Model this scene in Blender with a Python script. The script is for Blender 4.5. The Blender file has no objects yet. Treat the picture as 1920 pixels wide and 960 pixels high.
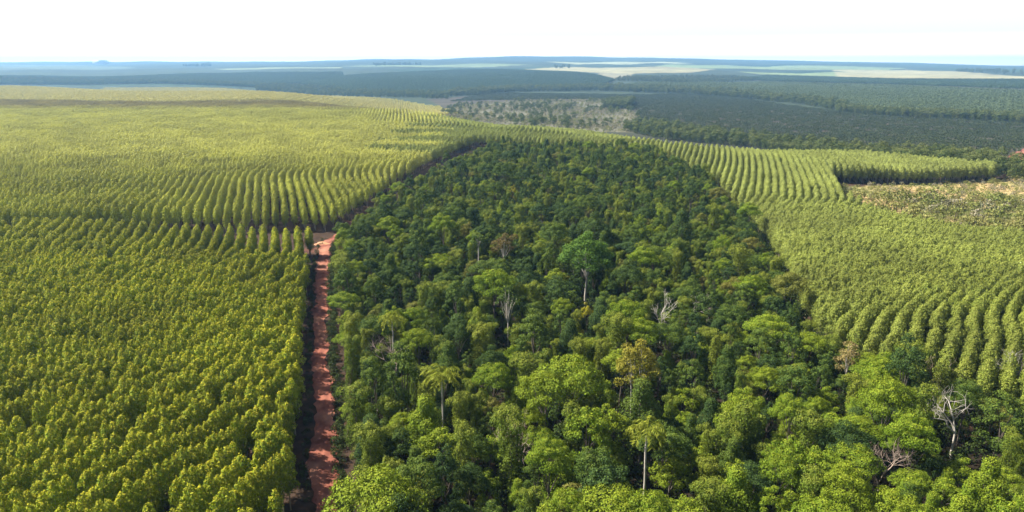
import bpy, math, random
import numpy as np
R = math.radians
sc = bpy.context.scene
COL = sc.collection

# ------------------------------------------------------------------ camera, sky, sun, exposure
CAM_H, PITCH, FPX = 60.0, 14.8, 1371.0          # FPX: focal length in pixels of the 1920 px wide photograph
cam = bpy.data.cameras.new('camera'); camo = bpy.data.objects.new('camera', cam); COL.objects.link(camo)
cam.sensor_width = 36; cam.lens = FPX/1920*36; cam.clip_start = 1; cam.clip_end = 60000
camo.location = (0, 0, CAM_H); camo.rotation_euler = (R(90-PITCH), 0, 0)
sc.camera = camo

SUN_EL, SUN_AZ, SUN_E = 46.0, -77.0, 5.0         # azimuth from the viewing direction (+Y), left is negative
SKY_STRENGTH, VEIL = 0.034, 0.335
HAZE_DENSITY = 0.98e-4
EXPOSURE = 1.38

w = bpy.data.worlds.new('World'); sc.world = w; w.use_nodes = True
nt = w.node_tree; nt.nodes.clear()
out = nt.nodes.new('ShaderNodeOutputWorld')
sky = nt.nodes.new('ShaderNodeTexSky'); sky.sky_type = 'NISHITA'; sky.sun_disc = False
sky.sun_elevation = R(SUN_EL); sky.sun_rotation = R(SUN_AZ)
sky.air_density = 1.0; sky.dust_density = 2.0
b1 = nt.nodes.new('ShaderNodeBackground'); b1.inputs[1].default_value = SKY_STRENGTH
nt.links.new(sky.outputs[0], b1.inputs[0])
tc = nt.nodes.new('ShaderNodeTexCoord')           # a thin white veil of high cloud, thick towards the horizon
sx = nt.nodes.new('ShaderNodeSeparateXYZ'); nt.links.new(tc.outputs['Generated'], sx.inputs[0])
mr = nt.nodes.new('ShaderNodeMapRange'); nt.links.new(sx.outputs['Z'], mr.inputs[0])
mr.inputs[1].default_value = 0.07; mr.inputs[2].default_value = 0.22; mr.inputs[3].default_value = VEIL; mr.inputs[4].default_value = 0.03
mr.interpolation_type = 'SMOOTHSTEP'
mpn = nt.nodes.new('ShaderNodeMapping'); mpn.inputs['Scale'].default_value = (2, 2, 14); nt.links.new(tc.outputs['Generated'], mpn.inputs[0])
nz = nt.nodes.new('ShaderNodeTexNoise'); nz.inputs['Scale'].default_value = 1.6; nz.inputs['Detail'].default_value = 6
nt.links.new(mpn.outputs[0], nz.inputs[0])
ml = nt.nodes.new('ShaderNodeMapRange'); nt.links.new(nz.outputs[0], ml.inputs[0])
ml.inputs[3].default_value = 0.95; ml.inputs[4].default_value = 1.05
hz = nt.nodes.new('ShaderNodeMapRange'); nt.links.new(sx.outputs['Z'], hz.inputs[0])
hz.inputs[2].default_value = 0.035; hz.inputs[3].default_value = 2.5; hz.inputs[4].default_value = 1.0
hm = nt.nodes.new('ShaderNodeMath'); hm.operation = 'MULTIPLY'; nt.links.new(mr.outputs[0], hm.inputs[0]); nt.links.new(hz.outputs[0], hm.inputs[1])
mu = nt.nodes.new('ShaderNodeMath'); mu.operation = 'MULTIPLY'
nt.links.new(hm.outputs[0], mu.inputs[0]); nt.links.new(ml.outputs[0], mu.inputs[1])
b2 = nt.nodes.new('ShaderNodeBackground'); b2.inputs[0].default_value = (1.0, 0.975, 0.94, 1); nt.links.new(mu.outputs[0], b2.inputs[1])
ad = nt.nodes.new('ShaderNodeAddShader'); nt.links.new(b1.outputs[0], ad.inputs[0]); nt.links.new(b2.outputs[0], ad.inputs[1])
nt.links.new(ad.outputs[0], out.inputs[0])

sl = bpy.data.lights.new('sun', 'SUN'); sl.energy = SUN_E; sl.angle = R(0.5); sl.color = (1.0, 0.94, 0.82)
so = bpy.data.objects.new('sun', sl); COL.objects.link(so)
so.rotation_euler = (R(90-SUN_EL), 0, R(180-SUN_AZ)); so.location = (-200, 100, 300)

vs = sc.view_settings; vs.view_transform = 'Standard'; vs.look = 'None'; vs.gamma = 1; vs.exposure = EXPOSURE; vs.use_curve_mapping = False
cy = sc.cycles
cy.max_bounces = 5; cy.diffuse_bounces = 2; cy.glossy_bounces = 1; cy.transmission_bounces = 3; cy.volume_bounces = 1
cy.transparent_max_bounces = 4; cy.caustics_reflective = False; cy.caustics_refractive = False
cy.use_denoising = True; cy.sample_clamp_indirect = 4
sc.render.use_persistent_data = False

# ------------------------------------------------------------------ terrain and pixel <-> ground
cp, sp_ = math.cos(R(PITCH)), math.sin(R(PITCH))
PROF = [(-400, [(0,0),(2100,0),(2600,-45),(3200,-20),(5000,12),(8000,36),(12000,60),(17000,40)]),
        (0,    [(0,0),(1950,0),(2450,-45),(3000,-18),(5000,15),(8000,37),(12000,62),(17000,40)]),
        (480,  [(0,0),(1500,0),(2100,-45),(2700,-28),(4500,15),(7500,45),(11000,77),(17000,50)]),
        (800,  [(0,0),(850,0),(1250,-24),(2300,-28),(2800,-10),(4500,26),(7000,72),(10500,112),(17000,70)]),
        (960,  [(0,0),(600,0),(800,-14),(1100,-22),(2250,-22),(2750,-7),(4500,28),(7000,80),(10000,135),(17000,90)]),
        (1200, [(0,0),(500,0),(700,-15),(1000,-24),(2000,-24),(2700,-12),(4500,22),(7000,66),(10000,126),(17000,80)]),
        (1440, [(0,0),(430,0),(620,-16),(900,-25),(1800,-25),(3200,-11),(5500,15),(8500,55),(10500,92),(17000,60)]),
        (1920, [(0,0),(230,0),(420,-4),(600,-12),(900,-20),(1250,-20),(3200,-11),(5500,8),(9000,14),(17000,0)]),
        (2500, [(0,0),(230,0),(420,-4),(600,-12),(900,-20),(1250,-20),(3200,-11),(5500,8),(9000,12),(17000,0)])]
PS = np.array([(u-960)/FPX for u, _ in PROF])
def terrain(x, y):
    x = np.asarray(x, float); y = np.asarray(y, float)
    yy = np.maximum(y, 1.0); s = np.clip(x/np.maximum(yy, 60), PS[0], PS[-1])
    zz = np.stack([np.interp(yy, [a for a, _ in p], [b for _, b in p]) for _, p in PROF])
    i = np.clip(np.searchsorted(PS, s, side='right')-1, 0, len(PS)-2)
    f = (s-PS[i])/(PS[i+1]-PS[i]); f = f*f*(3-2*f)
    z0 = np.take_along_axis(zz, i[None], 0)[0]; z1 = np.take_along_axis(zz, i[None]+1, 0)[0]
    z = z0*(1-f)+z1*f
    k = np.clip((yy-500)/3000, 0, 1)
    z = z + k*(4*np.sin(x/310+1.3)*np.sin(yy/420+.4) + 3*np.sin(x/130+yy/260))
    k2 = np.clip((yy-4500)/4000, 0, 1)
    return z + k2*(9*np.sin(x/900+.7)*np.sin(yy/700) + 5*np.sin(x/430-yy/900))
def T(x, y): return float(terrain(np.array([x]), np.array([y]))[0])
def px(u, v, h=0.0):
    """photo pixel -> point on the terrain raised by h"""
    xc = (u-960)/FPX; yc = (480-v)/FPX
    d = np.array([xc, cp+yc*sp_, -sp_+yc*cp])
    t = np.exp(np.linspace(math.log(40), math.log(12500), 6000))
    zt = terrain(d[0]*t, d[1]*t)+h
    below = np.nonzero(CAM_H+d[2]*t <= zt)[0]
    k = t[below[0]] if len(below) else 12300.0
    return (d[0]*k, d[1]*k)
def proj(x, y, z):
    x = np.asarray(x, float); y = np.asarray(y, float); z = np.asarray(z, float)-CAM_H
    dep = y*cp - z*sp_; up = y*sp_ + z*cp
    return 960+FPX*x/dep, 480-FPX*up/dep, dep
def inside(poly, x, y):
    x = np.asarray(x); y = np.asarray(y); r = np.zeros(x.shape, bool)
    n = len(poly)
    for i in range(n):
        (x0, y0), (x1, y1) = poly[i], poly[(i+1) % n]
        if y0 == y1: continue
        c = ((y0 > y) != (y1 > y)) & (x < (x1-x0)*(y-y0)/(y1-y0)+x0)
        r ^= c
    return r
def P(*pts): return [px(*p) for p in pts]
def in_view(x, y, z, m=200):
    u, v, d = proj(x, y, z)
    return (u > -m) & (u < 1920+m) & (v < 960+m*1.5) & (d > 1)

ROAD = [(-19,50),(-22,70),(-26,89),(-30,103),(-34,121),(-41,146),(-50,183),(-57.5,214),(-62,236),(-63.5,246)]
def road_x(y): return np.interp(y, [p[1] for p in ROAD], [p[0] for p in ROAD])
FOREST = [(-14,44),(-17,70),(-20.6,89),(-24.6,103),(-28.7,121),(-35.7,146),(-44.5,183),(-52,214),(-56,236),(-53.5,262),(-51,300),(-37,385),(-13,508),
          (90,472),(96,361),(84,261),(76,210),(65,166),(61,136),(66,122),(71,113),(84,105),(98,98),(115,44)]
LOWER = [(-24,44),(-27,70),(-30.2,89),(-34.1,103),(-38.1,121),(-45,146),(-53.9,183),(-61.2,214),(-65,229),(-100,237),(-146,243),(-172,240),(-280,236),(-280,44)]
UPPER = [(-66,262),(-63.5,285),(-62,302),(-51,420),(-27,545),(97,486)] + P((1240,262,9),(1120,248,9),(1000,236,9),(840,216,9),(600,192,9),(300,190,9),(0,185,9),(-200,180,9)) + [(-320,256),(-175,256),(-146,258),(-100,258)]
RIGHT = [(115,92),(88,108),(74,117),(69,126),(65,138),(70,166),(81,210),(89,261),(101,361),(98,492),(150,502),(186,484),(222,468),(252,438),(274,412),(269,404),(207,381),(163,377)] + P((1575,352,9),(1650,390,9),(1780,420,9),(1920,432,9),(2100,440,9)) + [(250,150),(160,92)]
YOUNG = P((-200,178,5),(0,184,5),(300,188,5),(600,191,5),(760,204,5),(840,212,5),(830,204,5),(700,187,5),(640,179,5),(420,167),(200,166),(0,164),(-200,163))
CLEAR = P((1565,352),(1700,346),(1860,338),(2060,322)) + P((2100,442,6),(1920,434,6),(1780,424,6),(1650,394,6),(1575,356,6))

# ------------------------------------------------------------------ materials
def mat(name):
    m = bpy.data.materials.new(name); m.use_nodes = True
    n = m.node_tree.nodes; p = n['Principled BSDF']; return m, m.node_tree, p
def ramp(nt, cols):
    r = nt.nodes.new('ShaderNodeValToRGB'); e = r.color_ramp.elements
    cols = list(cols)*(2 if len(cols) == 1 else 1)
    while len(e) < len(cols): e.new(0.5)
    for i, c in enumerate(cols):
        e[i].position = i/(len(cols)-1) if len(cols) > 1 else 0; e[i].color = (*c, 1)
    return r
def leaf_mat(name, cols, tip=None, sheen=0.12, trans=0.16, macro=None):
    """cols: per-tree hue range; tip: colour of the young leaves at the shoot ends; macro: (colour, from_y, to_y) colour taking over farther off, such as an older"""
    m, nt, p = mat(name)
    L = nt.links.new
    oi = nt.nodes.new('ShaderNodeObjectInfo'); rp = ramp(nt, cols); L(oi.outputs['Random'], rp.inputs[0])
    at = nt.nodes.new('ShaderNodeAttribute'); at.attribute_name = 'leaf'
    sep = nt.nodes.new('ShaderNodeSeparateColor'); L(at.outputs['Color'], sep.inputs[0])
    c = rp.outputs[0]
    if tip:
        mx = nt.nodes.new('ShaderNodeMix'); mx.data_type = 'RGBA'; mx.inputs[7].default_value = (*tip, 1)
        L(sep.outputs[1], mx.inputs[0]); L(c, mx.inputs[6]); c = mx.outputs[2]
    if macro:
        ge = nt.nodes.new('ShaderNodeNewGeometry')
        n2 = nt.nodes.new('ShaderNodeTexNoise'); n2.inputs['Scale'].default_value = 0.022; n2.inputs['Detail'].default_value = 3
        L(ge.outputs['Position'], n2.inputs['Vector'])
        for i, (cc, y0, y1, amt) in enumerate(macro):
            s = nt.nodes.new('ShaderNodeSeparateXYZ'); L(ge.outputs['Position'], s.inputs[0])
            a = nt.nodes.new('ShaderNodeMath'); a.operation = 'MULTIPLY_ADD'; L(n2.outputs[0], a.inputs[0]); a.inputs[1].default_value = (y1-y0)*.5; L(s.outputs['Y'], a.inputs[2])
            q = nt.nodes.new('ShaderNodeMapRange'); L(a.outputs[0], q.inputs[0]); q.inputs[1].default_value = y0+.25*(y1-y0); q.inputs[2].default_value = y1+.25*(y1-y0); q.inputs[4].default_value = amt
            x = nt.nodes.new('ShaderNodeMix'); x.data_type = 'RGBA'; L(q.outputs[0], x.inputs[0]); L(c, x.inputs[6]); x.inputs[7].default_value = (*cc, 1); c = x.outputs[2]
        n3 = nt.nodes.new('ShaderNodeTexNoise'); n3.inputs['Scale'].default_value = 0.05; n3.inputs['Detail'].default_value = 2
        L(ge.outputs['Position'], n3.inputs['Vector'])
        q = nt.nodes.new('ShaderNodeMapRange'); L(n3.outputs[0], q.inputs[0]); q.inputs[1].default_value = .3; q.inputs[2].default_value = .7; q.inputs[3].default_value = .75; q.inputs[4].default_value = 1.2
        x = nt.nodes.new('ShaderNodeVectorMath'); x.operation = 'SCALE'; L(c, x.inputs[0]); L(q.outputs[0], x.inputs['Scale']); c = x.outputs[0]
    v = nt.nodes.new('ShaderNodeMapRange'); L(sep.outputs[0], v.inputs[0]); v.inputs[3].default_value = 0.62; v.inputs[4].default_value = 1.38
    sc_ = nt.nodes.new('ShaderNodeVectorMath'); sc_.operation = 'SCALE'; L(c, sc_.inputs[0]); L(v.outputs[0], sc_.inputs['Scale'])
    L(sc_.outputs[0], p.inputs['Base Color'])
    p.inputs['Roughness'].default_value = 0.7; p.inputs['Specular IOR Level'].default_value = sheen
    tr = nt.nodes.new('ShaderNodeBsdfTranslucent'); 
    tcx = nt.nodes.new('ShaderNodeVectorMath'); tcx.operation = 'MULTIPLY'; L(sc_.outputs[0], tcx.inputs[0]); tcx.inputs[1].default_value = (1.25, 1.2, .6)
    L(tcx.outputs[0], tr.inputs[0])
    ms = nt.nodes.new('ShaderNodeMixShader'); ms.inputs[0].default_value = trans
    L(p.outputs[0], ms.inputs[1]); L(tr.outputs[0], ms.inputs[2])
    L(ms.outputs[0], nt.nodes['Material Output'].inputs[0])
    return m
def bark_mat(name, a, b, scale=3.0):
    m, nt, p = mat(name)
    t = nt.nodes.new('ShaderNodeTexCoord'); mp = nt.nodes.new('ShaderNodeMapping'); mp.inputs['Scale'].default_value = (1, 1, .3)
    n = nt.nodes.new('ShaderNodeTexNoise'); n.inputs['Scale'].default_value = scale; n.inputs['Detail'].default_value = 5
    r = ramp(nt, [a, b]); r.color_ramp.elements[0].position = .35; r.color_ramp.elements[1].position = .65
    nt.links.new(t.outputs['Object'], mp.inputs[0]); nt.links.new(mp.outputs[0], n.inputs[0]); nt.links.new(n.outputs[0], r.inputs[0]); nt.links.new(r.outputs[0], p.inputs['Base Color'])
    p.inputs['Roughness'].default_value = .85
    return m

M_EUC = leaf_mat('eucalyptus leaves', [(.15,.22,.011),(.18,.242,.013),(.21,.255,.014)], tip=(.5,.42,.02), macro=[((.5,.5,.13),200,460,.85),((.24,.19,.08),840,960,.8)])  # first macro paints haze and grazing light into distant leaves; second is browner foliage
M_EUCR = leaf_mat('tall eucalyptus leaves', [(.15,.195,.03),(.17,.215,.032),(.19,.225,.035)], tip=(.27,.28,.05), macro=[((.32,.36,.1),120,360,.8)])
M_YOUNG = leaf_mat('young eucalyptus leaves', [(.36,.35,.09),(.42,.39,.11)], tip=(.5,.44,.16))
PAL = {'dark green': leaf_mat('dark forest leaves', [(.03,.06,.015),(.037,.07,.017),(.044,.076,.015)], tip=(.08,.125,.022)),
       'mid green': leaf_mat('mid green forest leaves', [(.052,.094,.016),(.062,.105,.017),(.072,.112,.015)], tip=(.135,.175,.022)),
       'bright green': leaf_mat('bright forest leaves', [(.115,.185,.012),(.132,.2,.014),(.155,.21,.014)], tip=(.25,.28,.02)),
       'olive green': leaf_mat('olive forest leaves', [(.11,.125,.022),(.13,.145,.024),(.135,.13,.026)], tip=(.2,.2,.04)),
       'brownish': leaf_mat('brownish forest leaves', [(.11,.085,.028),(.12,.092,.03)], tip=(.16,.125,.04)),
       'yellow-green': leaf_mat('yellowing forest leaves', [(.22,.22,.014),(.25,.24,.016)], tip=(.35,.3,.02))}
M_VINE = leaf_mat('vine leaves', [(.075,.12,.013),(.11,.155,.015),(.14,.17,.018)], tip=(.21,.23,.03))
M_UMB = leaf_mat('umbrella tree leaves', [(.075,.145,.02)], tip=(.13,.22,.03))
M_OLIVE = leaf_mat('flowering olive crown leaves', [(.19,.18,.022)], tip=(.31,.26,.035))
M_PALM = leaf_mat('palm fronds', [(.16,.2,.018),(.2,.23,.02)], tip=(.3,.3,.04))
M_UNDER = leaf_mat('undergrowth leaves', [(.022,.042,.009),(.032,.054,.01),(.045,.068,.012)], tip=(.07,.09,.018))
M_SCRUB = leaf_mat('scrub leaves', [(.12,.155,.035),(.16,.185,.045),(.21,.2,.065)], tip=(.28,.26,.09))
M_PALE = leaf_mat('dry pale scrub leaves', [(.13,.14,.075),(.19,.18,.11),(.28,.25,.18)], tip=(.32,.28,.2))
M_COFFEE = leaf_mat('low bush leaves', [(.03,.045,.018),(.038,.055,.022),(.05,.065,.026)], tip=(.06,.075,.03))
M_FAR = leaf_mat('distant plantation leaves', [(.048,.085,.04),(.058,.095,.042)], tip=(.075,.11,.045))
M_FAR2 = leaf_mat('distant pale plantation leaves', [(.08,.115,.052),(.092,.125,.056)], tip=(.11,.14,.06))
M_GALL = leaf_mat('gallery forest leaves', [(.055,.085,.02),(.075,.105,.024),(.1,.12,.032)], tip=(.14,.15,.045))
B_EUC = bark_mat('smooth eucalyptus bark', (.24,.19,.13), (.36,.31,.24))
B_DARK = bark_mat('dark forest bark', (.07,.055,.04), (.14,.115,.09))
B_PALE = bark_mat('pale forest bark', (.36,.32,.27), (.55,.51,.45))
B_DEAD = bark_mat('grey dead wood', (.32,.27,.23), (.5,.44,.38))
B_PINK = bark_mat('pinkish dry twigs', (.3,.22,.18), (.42,.33,.27))

# ------------------------------------------------------------------ mesh accumulation
class MB:
    def __init__(s): s.v = []; s.f = []; s.m = []; s.a = []; s.n = 0
    def add(s, v, f, mi=0, a=None):
        v = np.asarray(v, np.float32); f = np.asarray(f, np.int64)
        s.v.append(v); s.f.append(f+s.n); s.m.append(np.full(len(f), mi)); s.n += len(v)
        s.a.append(np.tile((.5, 0, 0, 1), (len(v), 1)).astype(np.float32) if a is None else a.astype(np.float32))
    def leaves(s, c, nrm, size, rng, tipv, mi=0, hang=0.0, aspect=.62):
        """pointed four-cornered leaf sprays at c, facing nrm"""
        n = len(c)
        nrm = nrm/np.maximum(np.linalg.norm(nrm, axis=1, keepdims=True), 1e-6)
        t = rng.normal(size=(n, 3)); t[:, 2] -= hang
        t -= (t*nrm).sum(1, keepdims=True)*nrm; t /= np.maximum(np.linalg.norm(t, axis=1, keepdims=True), 1e-6)
        b = np.cross(nrm, t); L = size[:, None]*.5; W = L*aspect
        q = np.stack([c-t*L, c+b*W-nrm*W*.25, c+t*L, c-b*W-nrm*W*.25], 1).reshape(-1, 3)
        f = np.arange(n*4).reshape(n, 4)
        a = np.zeros((n, 4, 4)); a[:, :, 0] = rng.random(n)[:, None]; a[:, :, 1] = np.clip(tipv, 0, 1)[:, None]; a[:, :, 3] = 1
        s.add(q, f, mi, a.reshape(-1, 4))
    def tube(s, pts, rad, seg=6, mi=0):
        pts = np.asarray(pts, float); n = len(pts)
        d = np.gradient(pts, axis=0); d /= np.maximum(np.linalg.norm(d, axis=1, keepdims=True), 1e-6)
        ref = np.array([1., 0, 0]) if abs(d[:, 0]).mean() < .8 else np.array([0, 1., 0])
        x = np.cross(d, ref); x /= np.linalg.norm(x, axis=1, keepdims=True); y = np.cross(d, x)
        an = np.linspace(0, 2*math.pi, seg, endpoint=False)
        v = (pts[:, None]+np.asarray(rad)[:, None, None]*(x[:, None]*np.cos(an)[None, :, None]+y[:, None]*np.sin(an)[None, :, None])).reshape(-1, 3)
        f = [(i*seg+j, i*seg+(j+1) % seg, (i+1)*seg+(j+1) % seg, (i+1)*seg+j) for i in range(n-1) for j in range(seg)]
        s.add(v, f, mi)
    def mesh(s, name, mats, smooth=False):
        v = np.concatenate(s.v); f = np.concatenate(s.f)
        me = bpy.data.meshes.new(name)
        me.vertices.add(len(v)); me.vertices.foreach_set('co', v.ravel().astype(np.float32))
        me.loops.add(f.size); me.loops.foreach_set('vertex_index', f.ravel().astype(np.int32))
        me.polygons.add(len(f)); me.polygons.foreach_set('loop_start', (np.arange(len(f))*f.shape[1]).astype(np.int32))
        me.polygons.foreach_set('material_index', np.concatenate(s.m).astype(np.int32))
        if smooth: me.polygons.foreach_set('use_smooth', np.ones(len(f), bool))
        at = me.attributes.new('leaf', 'FLOAT_COLOR', 'POINT'); at.data.foreach_set('color', np.concatenate(s.a).ravel())
        for m in mats: me.materials.append(m)
        me.update(calc_edges=True); me.validate()
        return me
def obj(name, me, parent=None, link=True):
    o = bpy.data.objects.new(name, me)
    if link: COL.objects.link(o)
    if parent: o.parent = parent
    return o
def tag(o, label=None, cat=None, group=None, kind=None):
    for k, v in (('label', label), ('category', cat), ('group', group), ('kind', kind)):
        if v: o[k] = v
    return o

def lobe_leaves(mb, rng, lobes, dens, size, mi=0, hang=.2, flat=1.0, rnd=.75, whole=.35, aspect=.62):
    """leaf sprays on the outer shell of each ellipsoidal lobe; those buried in another lobe are dropped"""
    C = np.array([l[0] for l in lobes], float); RR = np.array([l[1] for l in lobes], float)
    ctr = C.mean(0)
    zmin, zmax = (C[:, 2]-RR[:, 2]).min(), (C[:, 2]+RR[:, 2]).max()
    for i in range(len(lobes)):
        area = 4*math.pi*(RR[i].prod())**(2/3)
        n = max(6, int(area*dens/size**2))
        d = rng.normal(size=(n, 3)); d /= np.linalg.norm(d, axis=1, keepdims=True)
        keep = (d[:, 2] > -.35) | (rng.random(n) < .35); d = d[keep]; n = len(d)
        rr = 1-.32*rng.random(n)**2 + .08*rng.normal(size=n)
        c = C[i]+d*RR[i]*rr[:, None]
        deep = np.zeros(n, bool)
        for j in range(len(lobes)):
            if j != i: deep |= (((c-C[j])/RR[j])**2).sum(1) < .5
        c, d = c[~deep], d[~deep]; n = len(c)
        if n == 0: continue
        nrm = d/RR[i]; nrm /= np.linalg.norm(nrm, axis=1, keepdims=True)
        wn = c-ctr; wn[:, 2] *= .6; wn /= np.maximum(np.linalg.norm(wn, axis=1, keepdims=True), 1e-6); nrm = nrm*(1-whole)+wn*whole
        nrm = nrm + rnd*rng.normal(size=(n, 3)); nrm[:, 2] += .2*flat
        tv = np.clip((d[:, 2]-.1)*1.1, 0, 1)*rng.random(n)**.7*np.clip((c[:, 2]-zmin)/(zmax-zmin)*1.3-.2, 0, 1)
        mb.leaves(c, nrm, size*(.65+.7*rng.random(n)), rng, tv, mi, hang, aspect)

# ---- eucalyptus: slim pale trunk, narrow crown of drooping leaf sprays, yellow at the shoot ends
def euc_crown(rng, dens, size, mb=None, H=9.0, R0=1.3):
    mb = mb or MB(); lobes = []
    n = 15
    for i in range(n):
        t = (i+.5)/n; z = 2.6+t*(H-3.1); rad = R0*(1.08-.5*t**2.5)*(.55 if t < .12 else 1)
        a = i*2.4+rng.random()*.8; off = rad*(.5 if t < .9 else .2)
        lobes.append(((off*math.cos(a), off*math.sin(a), z), (rad*.52, rad*.52, .62+.25*rng.random())))
    lobes.append(((0, 0, H-.35), (.3, .3, .5)))
    for i in range(13):
        a = i*2.4+rng.random(); q = .25+R0*.75*(i/13); z = H-.7-1.9*(i/13)+.5*rng.random()
        lobes.append(((q*math.cos(a), q*math.sin(a), z), (.22, .22, .62)))
    lobe_leaves(mb, rng, lobes, dens, size, 0, hang=1.0, flat=.6, rnd=.34, whole=.45, aspect=.48)
    return mb
def euc_trunk(rng, mb=None, mi=0, H=9.0, seg=6, limbs=True):
    mb = mb or MB(); b = rng.normal(size=2)*.12
    mb.tube([(0, 0, -.3), (b[0]*.5, b[1]*.5, 2.5), (b[0], b[1], 5.5), (0, 0, H-.4)], [.11, .085, .055, .015], seg, mi)
    if limbs:
        for i in range(7):
            z = 2.6+i*.8; a = i*2.4+rng.random(); l = .9-.07*i
            mb.tube([(b[0]*.7, b[1]*.7, z), (l*.6*math.cos(a), l*.6*math.sin(a), z+.4), (l*math.cos(a), l*math.sin(a), z+.75)], [.03, .02, .008], 4, mi)
    return mb
rng = np.random.default_rng(7)
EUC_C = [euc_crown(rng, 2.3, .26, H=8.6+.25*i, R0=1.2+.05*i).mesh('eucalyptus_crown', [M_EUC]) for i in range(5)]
EUC_T = [euc_trunk(rng, H=8.6+.25*i).mesh('eucalyptus_trunk', [B_EUC], True) for i in range(5)]
def euc_joined(rng, leafm, dens, size, H, R0):
    mb = euc_crown(rng, dens, size, None, H, R0); euc_trunk(rng, mb, 1, H, 5, False)
    return mb.mesh('eucalyptus', [leafm, B_EUC])
def library(name, meshes):
    c = bpy.data.collections.new(name)
    for i, me in enumerate(meshes):
        o = bpy.data.objects.new(f'{name}_{i:02d}', me); c.objects.link(o)
    return c, len(meshes)
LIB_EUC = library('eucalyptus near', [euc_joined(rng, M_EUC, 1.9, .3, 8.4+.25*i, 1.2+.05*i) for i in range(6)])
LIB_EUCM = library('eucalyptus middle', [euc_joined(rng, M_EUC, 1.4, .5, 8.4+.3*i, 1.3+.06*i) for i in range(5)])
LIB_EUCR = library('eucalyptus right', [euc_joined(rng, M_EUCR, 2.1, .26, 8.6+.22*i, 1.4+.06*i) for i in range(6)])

def scatter(name, x, y, z, rz, scl, idx, lib, kind='stuff', tilt=None):
    n = len(x); me = bpy.data.meshes.new(name)
    me.vertices.add(n); me.vertices.foreach_set('co', np.stack([x, y, z], 1).astype(np.float32).ravel())
    r = np.zeros((n, 3), np.float32); r[:, 2] = rz
    if tilt is not None: r[:, 0] = tilt
    s = np.asarray(scl, np.float32); s = np.repeat(s[:, None], 3, 1) if s.ndim == 1 else s
    me.attributes.new('rot', 'FLOAT_VECTOR', 'POINT').data.foreach_set('vector', r.ravel())
    me.attributes.new('scl', 'FLOAT_VECTOR', 'POINT').data.foreach_set('vector', s.ravel())
    me.attributes.new('idx', 'INT', 'POINT').data.foreach_set('value', np.asarray(idx, np.int32))
    o = obj(name, me); o['kind'] = kind
    g = bpy.data.node_groups.new(name, 'GeometryNodeTree')
    g.interface.new_socket('Geometry', in_out='INPUT', socket_type='NodeSocketGeometry')
    g.interface.new_socket('Geometry', in_out='OUTPUT', socket_type='NodeSocketGeometry')
    N = g.nodes; Lk = g.links.new
    gi = N.new('NodeGroupInput'); go = N.new('NodeGroupOutput'); ip = N.new('GeometryNodeInstanceOnPoints')
    ci = N.new('GeometryNodeCollectionInfo'); ci.inputs[0].default_value = lib[0]; ci.inputs['Separate Children'].default_value = True; ci.inputs['Reset Children'].default_value = True
    def na(t, nm):
        a = N.new('GeometryNodeInputNamedAttribute'); a.data_type = t; a.inputs['Name'].default_value = nm; return a.outputs['Attribute']
    er = N.new('FunctionNodeEulerToRotation'); Lk(na('FLOAT_VECTOR', 'rot'), er.inputs[0])
    Lk(gi.outputs[0], ip.inputs['Points']); Lk(ci.outputs[0], ip.inputs['Instance']); ip.inputs['Pick Instance'].default_value = True
    Lk(na('INT', 'idx'), ip.inputs['Instance Index']); Lk(er.outputs[0], ip.inputs['Rotation']); Lk(na('FLOAT_VECTOR', 'scl'), ip.inputs['Scale'])
    Lk(ip.outputs[0], go.inputs[0])
    md = o.modifiers.new('scatter', 'NODES'); md.node_group = g
    return o

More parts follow.
